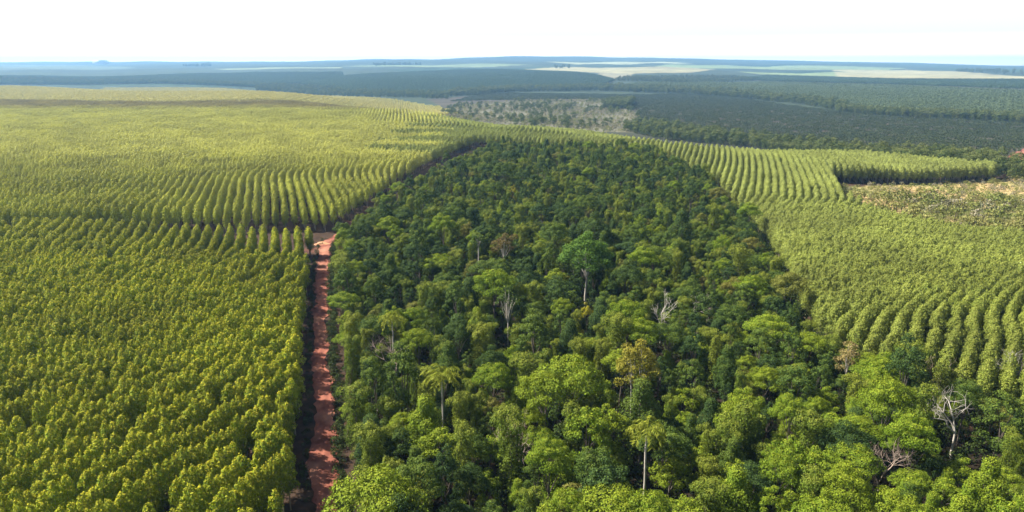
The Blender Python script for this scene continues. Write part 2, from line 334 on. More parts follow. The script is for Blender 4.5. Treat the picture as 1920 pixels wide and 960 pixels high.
# ------------------------------------------------------------------ ground sheet
def build_ground():
    yv = np.concatenate([np.linspace(-400, 30, 10), np.exp(np.linspace(math.log(35), math.log(12600), 520))])
    sv = np.linspace(-1.15, 1.15, 620)
    Y, S = np.meshgrid(yv, sv, indexing='ij'); X = S*(np.maximum(Y, 0)+260)
    x, y = X.ravel(), Y.ravel(); z = terrain(x, y)
    far = y > 3000
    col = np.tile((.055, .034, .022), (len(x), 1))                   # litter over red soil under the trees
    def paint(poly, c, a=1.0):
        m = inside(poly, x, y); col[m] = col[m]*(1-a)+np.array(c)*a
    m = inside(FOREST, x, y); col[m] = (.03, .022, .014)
    base_far = (.045, .062, .035)
    m = (y > 470) & (x > 60); col[m] = (.042, .045, .028)
    m = (y > 900) & ~inside(YOUNG, x, y) & ~inside(UPPER, x, y); col[m] = base_far
    paint(YOUNG, (.2, .18, .07))
    k = np.clip(.5+.35*(np.sin(x/9+y/21)+np.sin(x/23-y/13+1)+.8*np.sin(x/5.3)*np.sin(y/7.1)), 0, 1)[:, None]
    m = inside(CLEAR, x, y); col[m] = (np.array((.2,.2,.07))*(1-k)+np.array((.38,.27,.13))*k)[m]
    paint(P((1180,238),(1300,250),(1560,282),(1900,318),(2200,318),(2200,238),(1960,236),(1560,211),(1400,188),(1280,178),(1150,182),(900,178),(800,186),(840,205),(1000,225)), (.07, .062, .045))   # valley field soil
    paint(P((820,208),(860,196),(960,190),(1170,188),(1190,215),(1260,250),(1100,246),(980,236),(860,222)), (.13, .125, .085))      # dry scrub ground
    tan, lg = (.29, .27, .15), (.17, .22, .1)
    for poly, c in [
        (P((980,130),(1120,126),(1300,127),(1345,131),(1270,137),(1160,139),(1080,134)), tan),
        (P((1560,131),(1700,131),(1920,143),(2100,150),(2100,153),(1920,150),(1700,149),(1570,145)), tan),
        (P((1380,134),(1560,133),(1570,143),(1420,139)), lg),
        (P((1250,121),(1480,122),(1700,128),(1640,131),(1400,129),(1200,124)), lg),
        (P((1020,116),(1250,116),(1300,119),(1080,121)), (.3, .33, .2)),
        (P((-100,122),(120,121),(260,127),(160,131),(-100,131)), (.1, .13, .085)),
        (P((640,124),(900,119),(1000,122),(800,126)), (.17, .22, .12)),
        (P((400,129),(640,126),(640,128),(420,131)), (.22, .26, .15)),
        (P((1120,137),(1180,137),(1200,147),(1150,148)), (.2, .19, .12)),
        (P((1700,158),(1920,166),(2100,170),(2100,176),(1920,171),(1700,163)), (.11,.13,.05)),
        (P((1740,124),(1920,130),(2100,132),(2100,136),(1920,135),(1760,130)), (.04,.07,.03)),
        (P((1380,121.5),(1480,120.5),(1500,122.5),(1390,124)), (.03,.05,.025)),
        (P((1090,124),(1180,123),(1250,125.5),(1100,126.5)), (.03,.05,.025)),
        (P((1430,135.5),(1560,133),(1600,135.5),(1500,138)), (.03,.05,.025)),
        (P((700,131),(860,127),(1040,126),(1000,129),(760,134)), (.03,.055,.03)),
        (P((-100,150),(300,146),(640,152),(640,165),(300,160),(-100,160)), (.035,.06,.03)),
    ]: paint(poly, c)
    paint([(-72,232),(-56,232),(-56,258),(-66,262),(-62,300),(-48,385),(-24,525),(-19,515),(-41,385),(-55,297),(-57,250)], (.1,.045,.03))
    me = bpy.data.meshes.new('ground'); nr, nc = Y.shape
    v = np.stack([x, y, z], 1)
    i = (np.arange(nr-1)[:, None]*nc+np.arange(nc-1)[None]).ravel(); f = np.stack([i, i+1, i+nc+1, i+nc], 1)
    me.vertices.add(len(v)); me.vertices.foreach_set('co', v.astype(np.float32).ravel())
    me.loops.add(f.size); me.loops.foreach_set('vertex_index', f.ravel().astype(np.int32))
    me.polygons.add(len(f)); me.polygons.foreach_set('loop_start', (np.arange(len(f))*4).astype(np.int32)); me.polygons.foreach_set('use_smooth', np.ones(len(f), bool))
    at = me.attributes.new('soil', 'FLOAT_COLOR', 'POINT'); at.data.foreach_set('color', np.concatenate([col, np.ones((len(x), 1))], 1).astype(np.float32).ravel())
    me.update(calc_edges=True)
    m, nt, p = mat('ground soil and fields'); L = nt.links.new
    a = nt.nodes.new('ShaderNodeAttribute'); a.attribute_name = 'soil'
    ge = nt.nodes.new('ShaderNodeNewGeometry')
    def noise(scale, det, lo, hi, sx=1, sy=1):
        mp = nt.nodes.new('ShaderNodeMapping'); mp.inputs['Scale'].default_value = (sx, sy, 1); L(ge.outputs['Position'], mp.inputs[0])
        n = nt.nodes.new('ShaderNodeTexNoise'); n.inputs['Scale'].default_value = scale; n.inputs['Detail'].default_value = det; L(mp.outputs[0], n.inputs[0])
        q = nt.nodes.new('ShaderNodeMapRange'); L(n.outputs[0], q.inputs[0]); q.inputs[1].default_value = .3; q.inputs[2].default_value = .7; q.inputs[3].default_value = lo; q.inputs[4].default_value = hi
        return q.outputs[0]
    c = a.outputs['Color']
    for o_ in (noise(.5, 6, .65, 1.35), noise(.012, 5, .72, 1.28), noise(.0016, 4, .8, 1.2)):
        s = nt.nodes.new('ShaderNodeVectorMath'); s.operation = 'SCALE'; L(c, s.inputs[0]); L(o_, s.inputs['Scale']); c = s.outputs[0]
    L(c, p.inputs['Base Color']); p.inputs['Roughness'].default_value = .95; p.inputs['Specular IOR Level'].default_value = .1
    me.materials.append(m)
    o = obj('ground', me); o['kind'] = 'structure'
build_ground()

# ------------------------------------------------------------------ red dirt road
def soil_mat(name, dark, mid, light, patch):
    m, nt, p = mat(name); L = nt.links.new
    ge = nt.nodes.new('ShaderNodeNewGeometry')
    def nz(scale, det, sx=1, sy=1):
        mp = nt.nodes.new('ShaderNodeMapping'); mp.inputs['Scale'].default_value = (sx, sy, 1); mp.inputs['Rotation'].default_value = (0, 0, R(-14)); L(ge.outputs['Position'], mp.inputs[0])
        n = nt.nodes.new('ShaderNodeTexNoise'); n.inputs['Scale'].default_value = scale; n.inputs['Detail'].default_value = det; L(mp.outputs[0], n.inputs[0]); return n.outputs[0]
    r = ramp(nt, [dark, mid, light]); r.color_ramp.elements[0].position = .3; r.color_ramp.elements[2].position = .72
    L(nz(.5, 8, 1, .45), r.inputs[0])
    q = nt.nodes.new('ShaderNodeMapRange'); L(nz(.13, 3), q.inputs[0]); q.inputs[1].default_value = .52; q.inputs[2].default_value = .68
    x = nt.nodes.new('ShaderNodeMix'); x.data_type = 'RGBA'; L(q.outputs[0], x.inputs[0]); L(r.outputs[0], x.inputs[6]); x.inputs[7].default_value = (*patch, 1)
    L(x.outputs[2], p.inputs['Base Color']); p.inputs['Roughness'].default_value = .95; p.inputs['Specular IOR Level'].default_value = .1
    b = nt.nodes.new('ShaderNodeBump'); b.inputs['Strength'].default_value = .6; b.inputs['Distance'].default_value = .25; L(nz(1.2, 8, 1, .4), b.inputs['Height']); L(b.outputs[0], p.inputs['Normal'])
    return m
M_ROAD = soil_mat('red laterite', (.12,.038,.026), (.22,.078,.052), (.31,.122,.082), (.34,.16,.105))
def strip(name, line, width, m, zoff, wob=.25, seed=1, cols=9, crown=0.0):
    r = np.random.default_rng(seed); line = np.array(line, float)
    seg = np.r_[0, np.cumsum(np.linalg.norm(np.diff(line, axis=0), axis=1))]
    n = max(int(seg[-1]/1.2), 12); t = np.linspace(0, seg[-1], n)
    c = np.stack([np.interp(t, seg, line[:, 0]), np.interp(t, seg, line[:, 1])], 1)
    k = 9; pad = np.pad(c, ((k, k), (0, 0)), mode='reflect', reflect_type='odd'); c = np.stack([np.convolve(pad[:, j], np.ones(2*k+1)/(2*k+1), 'valid') for j in (0, 1)], 1)
    d = np.gradient(c, axis=0); d /= np.linalg.norm(d, axis=1, keepdims=True); nn = np.stack([d[:, 1], -d[:, 0]], 1)
    W = np.interp(t, np.linspace(0, seg[-1], len(np.atleast_1d(width))), np.atleast_1d(width)) if np.ndim(width) else np.full(n, width)
    def wobble(): return np.convolve(r.normal(size=n+8), np.ones(5)/5, 'same')[4:-4]*wob*2
    l, rr = W/2+wobble(), W/2+wobble()
    a = np.linspace(-1, 1, cols); off = np.where(a[None] < 0, a[None]*l[:, None], a[None]*rr[:, None])
    pts = c[:, None]+nn[:, None]*off[..., None]
    z = terrain(pts[..., 0].ravel(), pts[..., 1].ravel()).reshape(n, cols)+zoff
    prof = np.abs(np.abs(a)-.5)                                       # two wheel ruts
    z += crown*(np.clip(prof*3, 0, 1)-.7)[None]*(np.abs(a) < .98)[None] + (.012*r.normal(size=(n, cols)))*(np.abs(a) < .98)[None]
    v = np.concatenate([pts, z[..., None]], 2).reshape(-1, 3)
    mb = MB(); i = (np.arange(n-1)[:, None]*cols+np.arange(cols-1)[None]).ravel()
    mb.add(v, np.stack([i, i+1, i+cols+1, i+cols], 1)); o = obj(name, mb.mesh(name, [m], True)); o['kind'] = 'structure'
    return o
ROADLINE = ROAD + [(-62.5,252),(-59,262),(-57.5,280),(-56,300)]
strip('dirt_road', ROADLINE, [3.6,3.6,3.4,3.7,3.7,3.4,3.5,3.6,3.8,4.6,4.6,3.6,3,3], M_ROAD, .10, .55, 3, 11, .14)
M_BANK = soil_mat('bare red bank', (.3,.12,.07), (.42,.19,.11), (.55,.3,.18), (.58,.4,.2))
def mound(name, x, y, rx, ry, h, m, seed):
    r = np.random.default_rng(seed); mb = MB(); nr, ns = 8, 28; v = []; f = []
    for i in range(nr+1):
        q = i/nr
        for j in range(ns):
            a = j/ns*6.283; k = 1+.22*math.sin(a*3+seed)+.12*math.sin(a*5+2*seed)
            xx, yy = x+rx*q*k*math.cos(a), y+ry*q*k*math.sin(a)
            v.append((xx, yy, T(xx, yy)+h*(math.cos(q*math.pi)*.5+.5)*(1+.2*r.normal())-.05*(i == nr)))
    f = [(i*ns+j, (i+1)*ns+j, (i+1)*ns+(j+1) % ns, i*ns+(j+1) % ns) for i in range(nr) for j in range(ns)]
    mb.add(v, f); return obj(name, mb.mesh(name, [m], True))
tag(mound('soil_mound', -65, 243.5, 3.2, 2.6, .7, M_BANK, 2), 'pale orange heap of bare soil at the bend of the red road', 'soil mound')
_x, _y = px(1398, 384)
tag(mound('soil_mound', _x, _y, 2.5, 2, 1.8, M_ROAD, 5), 'small red soil heap between the forest and the right hand plantation', 'soil mound')
REDSPUR = P((1960,270),(1930,281),(1908,296),(1890,312))
strip('dirt_road', REDSPUR, 13, M_ROAD, .15, .8, 8)
M_TRACK = soil_mat('pale sandy track', (.09,.08,.055), (.17,.14,.1), (.36,.29,.21), (.2,.16,.11))
strip('dirt_track', P((1390,188),(1470,197),(1560,210),(1680,218),(1800,226),(1960,236)), 4.5, M_TRACK, .2, 2.2, 9)
strip('dirt_track', P((1280,221),(1360,208),(1450,196)), 5, soil_mat('dark field path', (.03,.03,.02), (.045,.042,.03), (.06,.055,.04), (.05,.045,.03)), .2, 1, 10)  # path of darker brown soil than the sandy track

# ------------------------------------------------------------------ eucalyptus plantations
def rows(poly, g_az, xs, step, k0, k1, y0, y1, seed, miss=.015, jit=.22):
    """planted rows: one contour curve shifted sideways; returns x, y, row number, place in the row"""
    r = np.random.default_rng(seed)
    yy = np.arange(y0, y1, .25); az = np.radians(np.interp(yy, [a for a, _ in g_az], [b for _, b in g_az]))
    gx = np.concatenate([[0], np.cumsum(np.tan(az[:-1])*.25)]); al = np.concatenate([[0], np.cumsum(.25/np.cos(az[:-1]))])
    X, Yy, K, J = [], [], [], []
    for k in range(k0, k1):
        s = np.arange(r.random()*step, al[-1], step); s = s+r.normal(size=len(s))*jit
        y = np.interp(s, al, yy); x = k*(np.interp(y, *xs) if np.ndim(xs) else xs)+np.interp(s, al, gx)+r.normal(size=len(s))*jit*.5
        m = inside(poly, x, y) & (r.random(len(s)) > miss) & ~hollow(x, y)
        X.append(x[m]); Yy.append(y[m]); K.append(np.full(m.sum(), k)); J.append(np.arange(m.sum()))
    return np.concatenate(X), np.concatenate(Yy), np.concatenate(K), np.concatenate(J)
HR = np.random.default_rng(99); HOL = np.stack([HR.uniform(-330, 330, 1500), HR.uniform(70, 620, 1500), HR.uniform(1.2, 2.6, 1500)], 1)
def hollow(x, y):
    """small gaps where saplings failed"""
    m = np.zeros(len(x), bool)
    for a, b, q in HOL[(HOL[:, 0] > x.min()-3) & (HOL[:, 0] < x.max()+3)]: m |= ((x-a)/q)**2+((y-b)/q)**2 < 1
    return m
def euc_scatter(name, x, y, lib, seed, hs=1.0, wob=.035, zoff=0):
    r = np.random.default_rng(seed); n = len(x); z = terrain(x, y)+zoff
    patch = .07*np.sin(x/17+1)*np.sin(y/23)+.025*np.sin(x/5+y/7)*np.sin(y/6-x/9)
    s = hs*(1+patch+wob*r.normal(size=n)); w_ = s*(1+.08*r.normal(size=n))
    return scatter(name, x, y, z, r.random(n)*6.283, np.stack([w_, w_, s], 1), r.integers(0, lib[1], n), lib)

x, y, K, J = rows(LOWER, [(44,24),(115,20),(150,5),(175,-4),(200,-13),(225,-19),(260,-20)], ((44,120,200,260),(4.5,4.5,3.6,3.6)), 1.45, -100, 40, 44, 250, 11, .012, .08)
u, v, dep = proj(x, y, np.full(len(x), 7.0))
vis = in_view(x, y, np.full(len(x), 7.0), 260); x, y, K, J, u, v, dep = [a[vis] for a in (x, y, K, J, u, v, dep)]
uu, vv, _ = proj(x, y, np.full(len(x), 6.5))
order = np.argsort(np.where((uu > 2) & (uu < 1915) & (vv < 950), dep, 1e9)); ind = order[:300]; rest = np.setdiff1d(np.arange(len(x)), ind)
ORD = ['','first','second','third','fourth','fifth','sixth','seventh','eighth','ninth','tenth','eleventh','twelfth','thirteenth','fourteenth','fifteenth','sixteenth','seventeenth','eighteenth','nineteenth']
def ordw(n):
    if n < 20: return ORD[n]
    t = {2: 'twent', 3: 'thirt', 4: 'fort', 5: 'fift', 6: 'sixt', 7: 'sevent', 8: 'eight', 9: 'ninet'}[n//10]
    return t+'ieth' if n % 10 == 0 else t+'y-'+ORD[n % 10]
cx_all, cy_all, cK = x, y, K
ends = sorted(((y[K == k].max(), k) for k in set(K[ind])))
rowno = {k: i+1 for i, (_, k) in enumerate(ends)}
r = np.random.default_rng(5)
E_ROOT = []
for c_, t_ in zip(EUC_C, EUC_T):
    e = bpy.data.objects.new('eucalyptus_tree', None); E_ROOT.append((e, bpy.data.objects.new('crown', c_), bpy.data.objects.new('trunk', t_)))
first = [True]*5
for i in ind:
    k = int(r.integers(0, 5)); e, c0, t0 = E_ROOT[k]
    if first[k]: o, c1, t1 = e, c0, t0; first[k] = False
    else: o, c1, t1 = e.copy(), c0.copy(), t0.copy()
    for q in (o, c1, t1): COL.objects.link(q)
    c1.parent = o; t1.parent = o
    s = 1+.07*math.sin(x[i]/17+1)*math.sin(y[i]/23)+.025*math.sin(x[i]/5+y[i]/7)*math.sin(y[i]/6-x[i]/9)+.03*r.normal(); w_ = s*(1+.08*r.normal())
    o.location = (x[i], y[i], 0); o.rotation_euler = (0, 0, r.random()*6.283); o.scale = (w_, w_, s)
    place = int((y[K == K[i]] > y[i]).sum())+1
    tag(o, f'yellow-green eucalyptus, {ordw(place)} from the red road in the {ordw(rowno[K[i]])} row from bottom', 'eucalyptus tree', 'eucalyptus trees planted in rows left of the red road')
euc_scatter('eucalyptus_plantation', x[rest], y[rest], LIB_EUC, 21)
print('lower block', len(x))

x, y, K, J = rows(UPPER, [(250,-17),(330,-19),(420,8),(520,14),(700,-8),(1100,-10)], 3.6, 2.3, -420, 110, 250, 1150, 12, .03, .34)
m = in_view(x, y, np.full(len(x), 7.0)); x, y = x[m], y[m]; print('upper block', len(x))
east = (y > 430) & (x+25*np.sin(y/9) > -70); euc_scatter('eucalyptus_plantation', x[east], y[east], LIB_EUCR, 25); x, y = x[~east], y[~east]
nr = y < 420
euc_scatter('eucalyptus_plantation', x[nr], y[nr], LIB_EUC, 22); euc_scatter('eucalyptus_plantation', x[~nr], y[~nr], LIB_EUCM, 23)
x, y, K, J = rows(RIGHT, [(90,36),(140,36),(165,58),(250,60),(290,20),(500,14)], ((90,135,175,560),(3.9,3.9,3.4,3.4)), 1.8, -130, 110, 90, 560, 13, .02, .25)
m = in_view(x, y, np.full(len(x), 7.0)); x, y = x[m], y[m]; print('right block', len(x))
euc_scatter('eucalyptus_plantation', x, y, LIB_EUCR, 24, 1.05, .035)

# ------------------------------------------------------------------ native forest trees
def limbs(mb, rng, base, fork, targets, r0, mi):
    mb.tube([base, (base[0]*.5+fork[0]*.5+.15*rng.normal(), base[1]*.5+fork[1]*.5+.15*rng.normal(), (base[2]+fork[2])/2), fork], [r0, r0*.8, r0*.65], 7, mi)
    f = np.array(fork)
    for t in targets:
        t = np.array(t); md = f*.5+t*.5+rng.normal(size=3)*.25; md[2] += .2
        mb.tube([f-(0, 0, .3), md, t], [r0*.5, r0*.3, r0*.08], 5, mi)
def dome_tree(rng, H, Rc, nl, depth, flat, lr=(.15, .26)):
    lobes = []
    for i in range(nl):
        a = i*2.39996+rng.random()*.6; q = math.sqrt((i+.4)/nl)
        rr = Rc*q*.82; z = H-depth*(q**1.7)*(.75+.5*rng.random())-Rc*.3*flat
        s = Rc*(lr[0]+(lr[1]-lr[0])*rng.random())
        lobes.append(((rr*math.cos(a), rr*math.sin(a), z+.75*rng.normal()*(1-flat*.7)), (s, s, s*(.8-.3*flat))))
    return lobes
def forest_proto(kind, rng):
    """-> lobes, trunk mesh builder, spray size, density, droop"""
    if kind == 'broad':
        H = 9+3*rng.random(); Rc = 2.9+1.0*rng.random(); L = dome_tree(rng, H, Rc, int(rng.integers(26, 40)), 2.6+2*rng.random(), .1)
        for _ in range(5):
            a = rng.random()*6.28; q = Rc*(.5+.5*rng.random()); s = .7+.5*rng.random()
            L.append(((q*math.cos(a), q*math.sin(a), H*(.3+.25*rng.random())), (s, s, s*1.1)))
        return H, L, .27, .8, .3
    if kind == 'spread':
        H = 10.5+2.5*rng.random(); Rc = 4.0+rng.random(); return H, dome_tree(rng, H, Rc, 36, 2.2, .55, (.16, .27)), .27, .8, .2
    if kind == 'oval':
        H = 10+2.5*rng.random(); Rc = 2.7+.6*rng.random(); L = []
        for i in range(30):
            t = (i+.5)/30; z = H*.28+t*H*.68; rr = Rc*math.sin(min(1, t*1.15+.12)*math.pi)**.6*.6; a = i*2.4+rng.random()
            s = Rc*(.28+.2*rng.random()); L.append(((rr*1.15*math.cos(a), rr*1.15*math.sin(a), z), (s, s, s)))
        return H, L, .27, .8, .3
    if kind == 'vine':
        H = 8+4*rng.random(); Rc = 1.5+.6*rng.random(); L = []
        for i in range(17):
            t = (i+.5)/17; z = .8+t*(H-1.2); rr = Rc*.45*(1.15-.45*t); a = i*2.4+rng.random()
            s = Rc*(.42+.2*rng.random()); L.append(((rr*math.cos(a), rr*math.sin(a), z), (s, s, s*1.5)))
        for i in range(4):
            a = rng.random()*6.28; L.append(((Rc*math.cos(a), Rc*math.sin(a), H-.4-rng.random()*1.2), (Rc*.5, Rc*.5, Rc*.4)))
        return H, L, .25, .8, 1.6
def make_forest(kind, rng, leafm, bark, size_k=1.0):
    H, L, size, dens, hang = forest_proto(kind, rng)
    c = MB(); lobe_leaves(c, rng, L, dens*2.4, size*size_k*.85, 0, hang, rnd=.42, whole=.25)
    t = MB(); top = [l[0] for l in L]; sel = [top[i] for i in rng.permutation(len(top))[:6]]
    limbs(t, rng, (0, 0, -.4), (rng.normal()*.3, rng.normal()*.3, H*.42), [(p[0]*.75, p[1]*.75, p[2]-.7) for p in sel], .13+.008*H, 0)
    return c, t, H
rng = np.random.default_rng(31)
PROTO = []     # (look, kind, crown mesh, trunk mesh)
spec = [('dark green','broad'),('dark green','oval'),('dark green','spread'),('dark green','broad'),('mid green','broad'),('mid green','oval'),('mid green','broad'),('mid green','spread'),
        ('bright green','broad'),('bright green','spread'),('bright green','oval'),('olive green','broad'),('olive green','spread'),('vine','vine'),('vine','vine'),('vine','vine'),
        ('brownish','spread'),('yellow-green','broad')]
WT = np.array([5,3,3,5,6,4,6,3,4,2.2,2,2.5,1.5,9,9,9,.0001,.08])
for look, kind in spec:
    lm = M_VINE if look == 'vine' else PAL[look]; bk = B_DARK
    c, t, H = make_forest(kind, rng, lm, bk)
    PROTO.append((look, kind, c.mesh('crown', [lm]), t.mesh('trunk', [bk], True), (c, t, lm, bk)))
def joined(p):
    c, t, lm, bk = p[4]; mb = MB()
    mb.v = c.v+[v for v in t.v]; mb.f = c.f+[f+c.n for f in t.f]; mb.a = c.a+t.a; mb.m = c.m+[q+1 for q in t.m]; mb.n = c.n+t.n
    return mb.mesh('forest tree', [lm, bk])
LIB_FOR = library('forest tree', [joined(p) for p in PROTO])

def darts(poly, rmin, rmax, n, seed, xr=None, yr=None, avoid=()):
    r = np.random.default_rng(seed); P_ = np.array(poly); lo, hi = P_.min(0), P_.max(0)
    cand = lo+(hi-lo)*r.random((n, 2)); cand = cand[inside(poly, cand[:, 0], cand[:, 1])]
    cand = cand[in_view(cand[:, 0], cand[:, 1], np.full(len(cand), 8.0)+terrain(cand[:, 0], cand[:, 1]), 260)]
    cell = max([rmax]+[q[2] for q in avoid]); grid = {}; outp = []
    for ax, ay, ar in avoid: grid.setdefault((int(ax//cell), int(ay//cell)), []).append((ax, ay, ar))
    for cx_, cy_ in cand:
        rad = rmin+(rmax-rmin)*r.random()**1.5; gx, gy = int(cx_//cell), int(cy_//cell); ok = True
        for i in (-1, 0, 1):
            for j in (-1, 0, 1):
                for (qx, qy, qr) in grid.get((gx+i, gy+j), ()):
                    if (qx-cx_)**2+(qy-cy_)**2 < (max(rad, qr))**2: ok = False; break
                if not ok: break
            if not ok: break
        if ok: grid.setdefault((gx, gy), []).append((cx_, cy_, rad)); outp.append((cx_, cy_, rad))
    return np.array(outp)

# single trees one can point to: photo pixel of the crown's middle, height of that point
SPECIAL = {}
def at_px(u, v, z): 
    xc = (u-960)/FPX; yc = (480-v)/FPX; d2 = -sp_+yc*cp; k = (z-CAM_H)/d2; return (xc*k, (cp+yc*sp_)*k)
SP = {'umbrella': at_px(1100, 468, 16), 'pale fork': at_px(952, 558, 11), 'olive': at_px(1195, 678, 11.5), 'brown': at_px(945, 452, 12), 'slim trunk': at_px(897, 452, 12),
      'palm a': at_px(828, 735, 10.5), 'palm b': at_px(1212, 838, 10), 'palm c': at_px(735, 612, 10), 'dead a': at_px(1798, 770, 8.5), 'dead b': at_px(742, 672, 7), 'dead c': at_px(1242, 572, 9), 
      'dead d': at_px(1300, 558, 8), 'dead e': at_px(1755, 690, 7), 'dead f': at_px(975, 828, 6), 'dead g': at_px(1650, 880, 6), 'vine wall': at_px(1395, 800, 8), 'twin vine': at_px(1125, 740, 9), 'yellow': at_px(790, 905, 7), 'tan bush': at_px(1592, 660, 9), 'dead h': at_px(1915, 690, 8)}
avoid = [(a, b, 5.6 if n_ == 'umbrella' else 4.8 if n_ == 'olive' else 3.0 if 'palm' in n_ else 3.2) for n_, (a, b) in SP.items()]+[(a*(1-q/b), b-q, 4.4) for n_, l_ in (('palm b', 3), ('umbrella', 13), ('olive', 9), ('pale fork', 8), ('slim trunk', 8), ('dead a', 6), ('dead b', 5), ('dead c', 6)) for a, b in [SP[n_]] for q in range(3, l_+1, 3)]
D = darts(FOREST, 1.9, 4.1, 48000, 41, avoid=avoid); D = D[np.random.default_rng(40).random(len(D)) > .07]
r = np.random.default_rng(42)
pi_ = r.choice(len(PROTO), len(D), p=WT/WT.sum())
# nearer the camera and the right hand side the crowns are a brighter green in the photo; deeper in, olive and dark
u, v, dep = proj(D[:, 0], D[:, 1], np.full(len(D), 9.0))
bright = np.array([i for i, p in enumerate(PROTO) if p[0] in ('bright green',)]); br = (r.random(len(D)) < np.clip((150-dep)/90, 0, .55)*np.clip((u-500)/700, .3, 1))
pi_[br] = r.choice(bright, br.sum())
scl = np.clip(D[:, 2]/3.4, .6, 1.2)*(.85+.3*r.random(len(D)))*.92
scl *= np.clip(1.0-.15*(dep > 250), 0, 2)
zs = (scl*.75+.25)*(.78+.55*r.random(len(D))**1.3)
rot = r.random(len(D))*6.283
slim = np.array([p[1] in ('oval', 'vine') for p in PROTO])[pi_]; zs[slim] = np.minimum(zs, scl*1.2)[slim]
vis = (u > -30) & (u < 1950) & (v < 985)
size_px = np.where(vis, scl/dep, 0); order = np.argsort(-np.where(vis, 1/dep, 0)); ind = order[:300]
rest = np.setdiff1d(np.arange(len(D)), ind)
print('forest', len(D))
scatter('native_forest', D[rest, 0], D[rest, 1], np.zeros(len(rest)), rot[rest], np.stack([scl, scl, zs], 1)[rest], pi_[rest], LIB_FOR)
ANCH = [('the umbrella-crowned tree', SP['umbrella']), ('the forked pale tree', SP['pale fork']), ('the twin-trunked olive tree', SP['olive']), ('the drooping palm at centre', SP['palm b']),
        ('the palm at centre left', SP['palm a']), ('the vine-draped wall', SP['vine wall']), ('the bleached tree at right', SP['dead a']), ('the grey bare-twigged tree', SP['dead b']),
        ('the yellow-leaved tree', SP['yellow']), ('the white bare snag', SP['dead c']), ('the tan-crowned tree', SP['tan bush']), ('the pinkish bare tree', SP['dead g']), ('the twiggy dead tree', SP['dead f']),
        ('the rear palm', SP['palm c']), ('the red road', (-31, 110)), ('the red road', (-27, 90)), ('the red road', (-24, 75)), ('the plantation corner', (84, 112)), ('the bottom right corner', (60, 70)), ('the bottom edge', (8, 68))]
def zone(x, y): return min(ANCH, key=lambda a: (a[1][0]-x)**2+(a[1][1]-y)**2)[0]
FORM = {'broad': 'round', 'spread': 'spreading', 'oval': 'narrow', 'vine': 'vine-draped'}
groups = {}
for i in ind:
    look, kind = PROTO[pi_[i]][:2]
    key = (('green ' if look == 'vine' else look+' ')+FORM[kind], zone(D[i, 0], D[i, 1])); groups.setdefault(key, []).append(i)
NUM = ['', 'one', 'two', 'three', 'four', 'five', 'six', 'seven', 'eight', 'nine', 'ten', 'eleven', 'twelve', 'thirteen', 'fourteen', 'fifteen', 'sixteen', 'seventeen', 'eighteen', 'nineteen', 'twenty']
used = {}
for (lk, zn), mem in groups.items():
    mem = sorted(mem, key=lambda i: u[i])
    for j, i in enumerate(mem):
        n = len(mem)
        if n == 1: lab = f'the one {lk} tree near {zn}'
        else:
            q = 'leftmost' if j == 0 else 'rightmost' if j == n-1 else f'{ordw(j+1)} from left'
            lab = f'{q} of {NUM[n] if n <= 20 else "many"} {lk} trees by {zn}'
        p = PROTO[pi_[i]]; k = pi_[i]
        if k not in used:
            o = bpy.data.objects.new('forest_tree', None); c1 = bpy.data.objects.new('crown', p[2]); t1 = bpy.data.objects.new('trunk', p[3]); used[k] = (o, c1, t1)
        else: o, c1, t1 = [q_.copy() for q_ in used[k]]
        for q_ in (o, c1, t1): COL.objects.link(q_)
        c1.parent = o; t1.parent = o
        o.location = (D[i, 0], D[i, 1], 0); o.rotation_euler = (0, 0, rot[i]); o.scale = (scl[i], scl[i], zs[i])
        tag(o, lab, 'forest tree', 'broadleaf trees of the native forest')

# ---- undergrowth: low bushes and vine tangles that close the forest floor and the road verges
def bush_mesh(rng, lm, Rb=1.4, H=1.8, n=9, size=.34, name='bush', dens=.75):
    L = []
    for i in range(n):
        a = i*2.4+rng.random(); q = Rb*.6*math.sqrt((i+.3)/n); s = Rb*(.34+.22*rng.random())
        L.append(((q*math.cos(a), q*math.sin(a), H*(.35+.3*rng.random())), (s, s, H*.38)))
    mb = MB(); lobe_leaves(mb, rng, L, dens, size, 0, .3); return mb.mesh(name, [lm])
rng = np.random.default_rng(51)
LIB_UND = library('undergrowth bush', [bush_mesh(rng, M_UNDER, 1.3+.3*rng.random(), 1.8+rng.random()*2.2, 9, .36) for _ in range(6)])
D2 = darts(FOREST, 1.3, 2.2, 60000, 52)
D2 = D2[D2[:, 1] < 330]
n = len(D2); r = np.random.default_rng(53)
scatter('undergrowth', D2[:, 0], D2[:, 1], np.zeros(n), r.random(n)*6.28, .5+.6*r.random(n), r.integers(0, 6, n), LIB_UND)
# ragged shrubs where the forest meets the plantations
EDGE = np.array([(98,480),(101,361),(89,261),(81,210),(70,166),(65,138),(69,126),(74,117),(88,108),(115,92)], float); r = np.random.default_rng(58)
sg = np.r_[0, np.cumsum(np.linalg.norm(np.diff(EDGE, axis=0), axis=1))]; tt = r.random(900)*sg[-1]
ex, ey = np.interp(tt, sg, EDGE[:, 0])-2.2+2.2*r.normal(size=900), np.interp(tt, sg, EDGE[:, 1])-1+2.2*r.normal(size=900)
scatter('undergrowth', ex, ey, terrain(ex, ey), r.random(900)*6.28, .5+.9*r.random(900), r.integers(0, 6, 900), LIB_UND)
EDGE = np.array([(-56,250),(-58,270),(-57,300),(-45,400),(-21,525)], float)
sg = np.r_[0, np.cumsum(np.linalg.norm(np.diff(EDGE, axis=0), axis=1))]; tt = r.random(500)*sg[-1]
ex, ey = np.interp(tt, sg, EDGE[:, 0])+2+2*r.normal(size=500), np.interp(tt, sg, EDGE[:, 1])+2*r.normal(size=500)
scatter('undergrowth', ex, ey, terrain(ex, ey), r.random(500)*6.28, .4+.6*r.random(500), r.integers(0, 6, 500), LIB_UND)
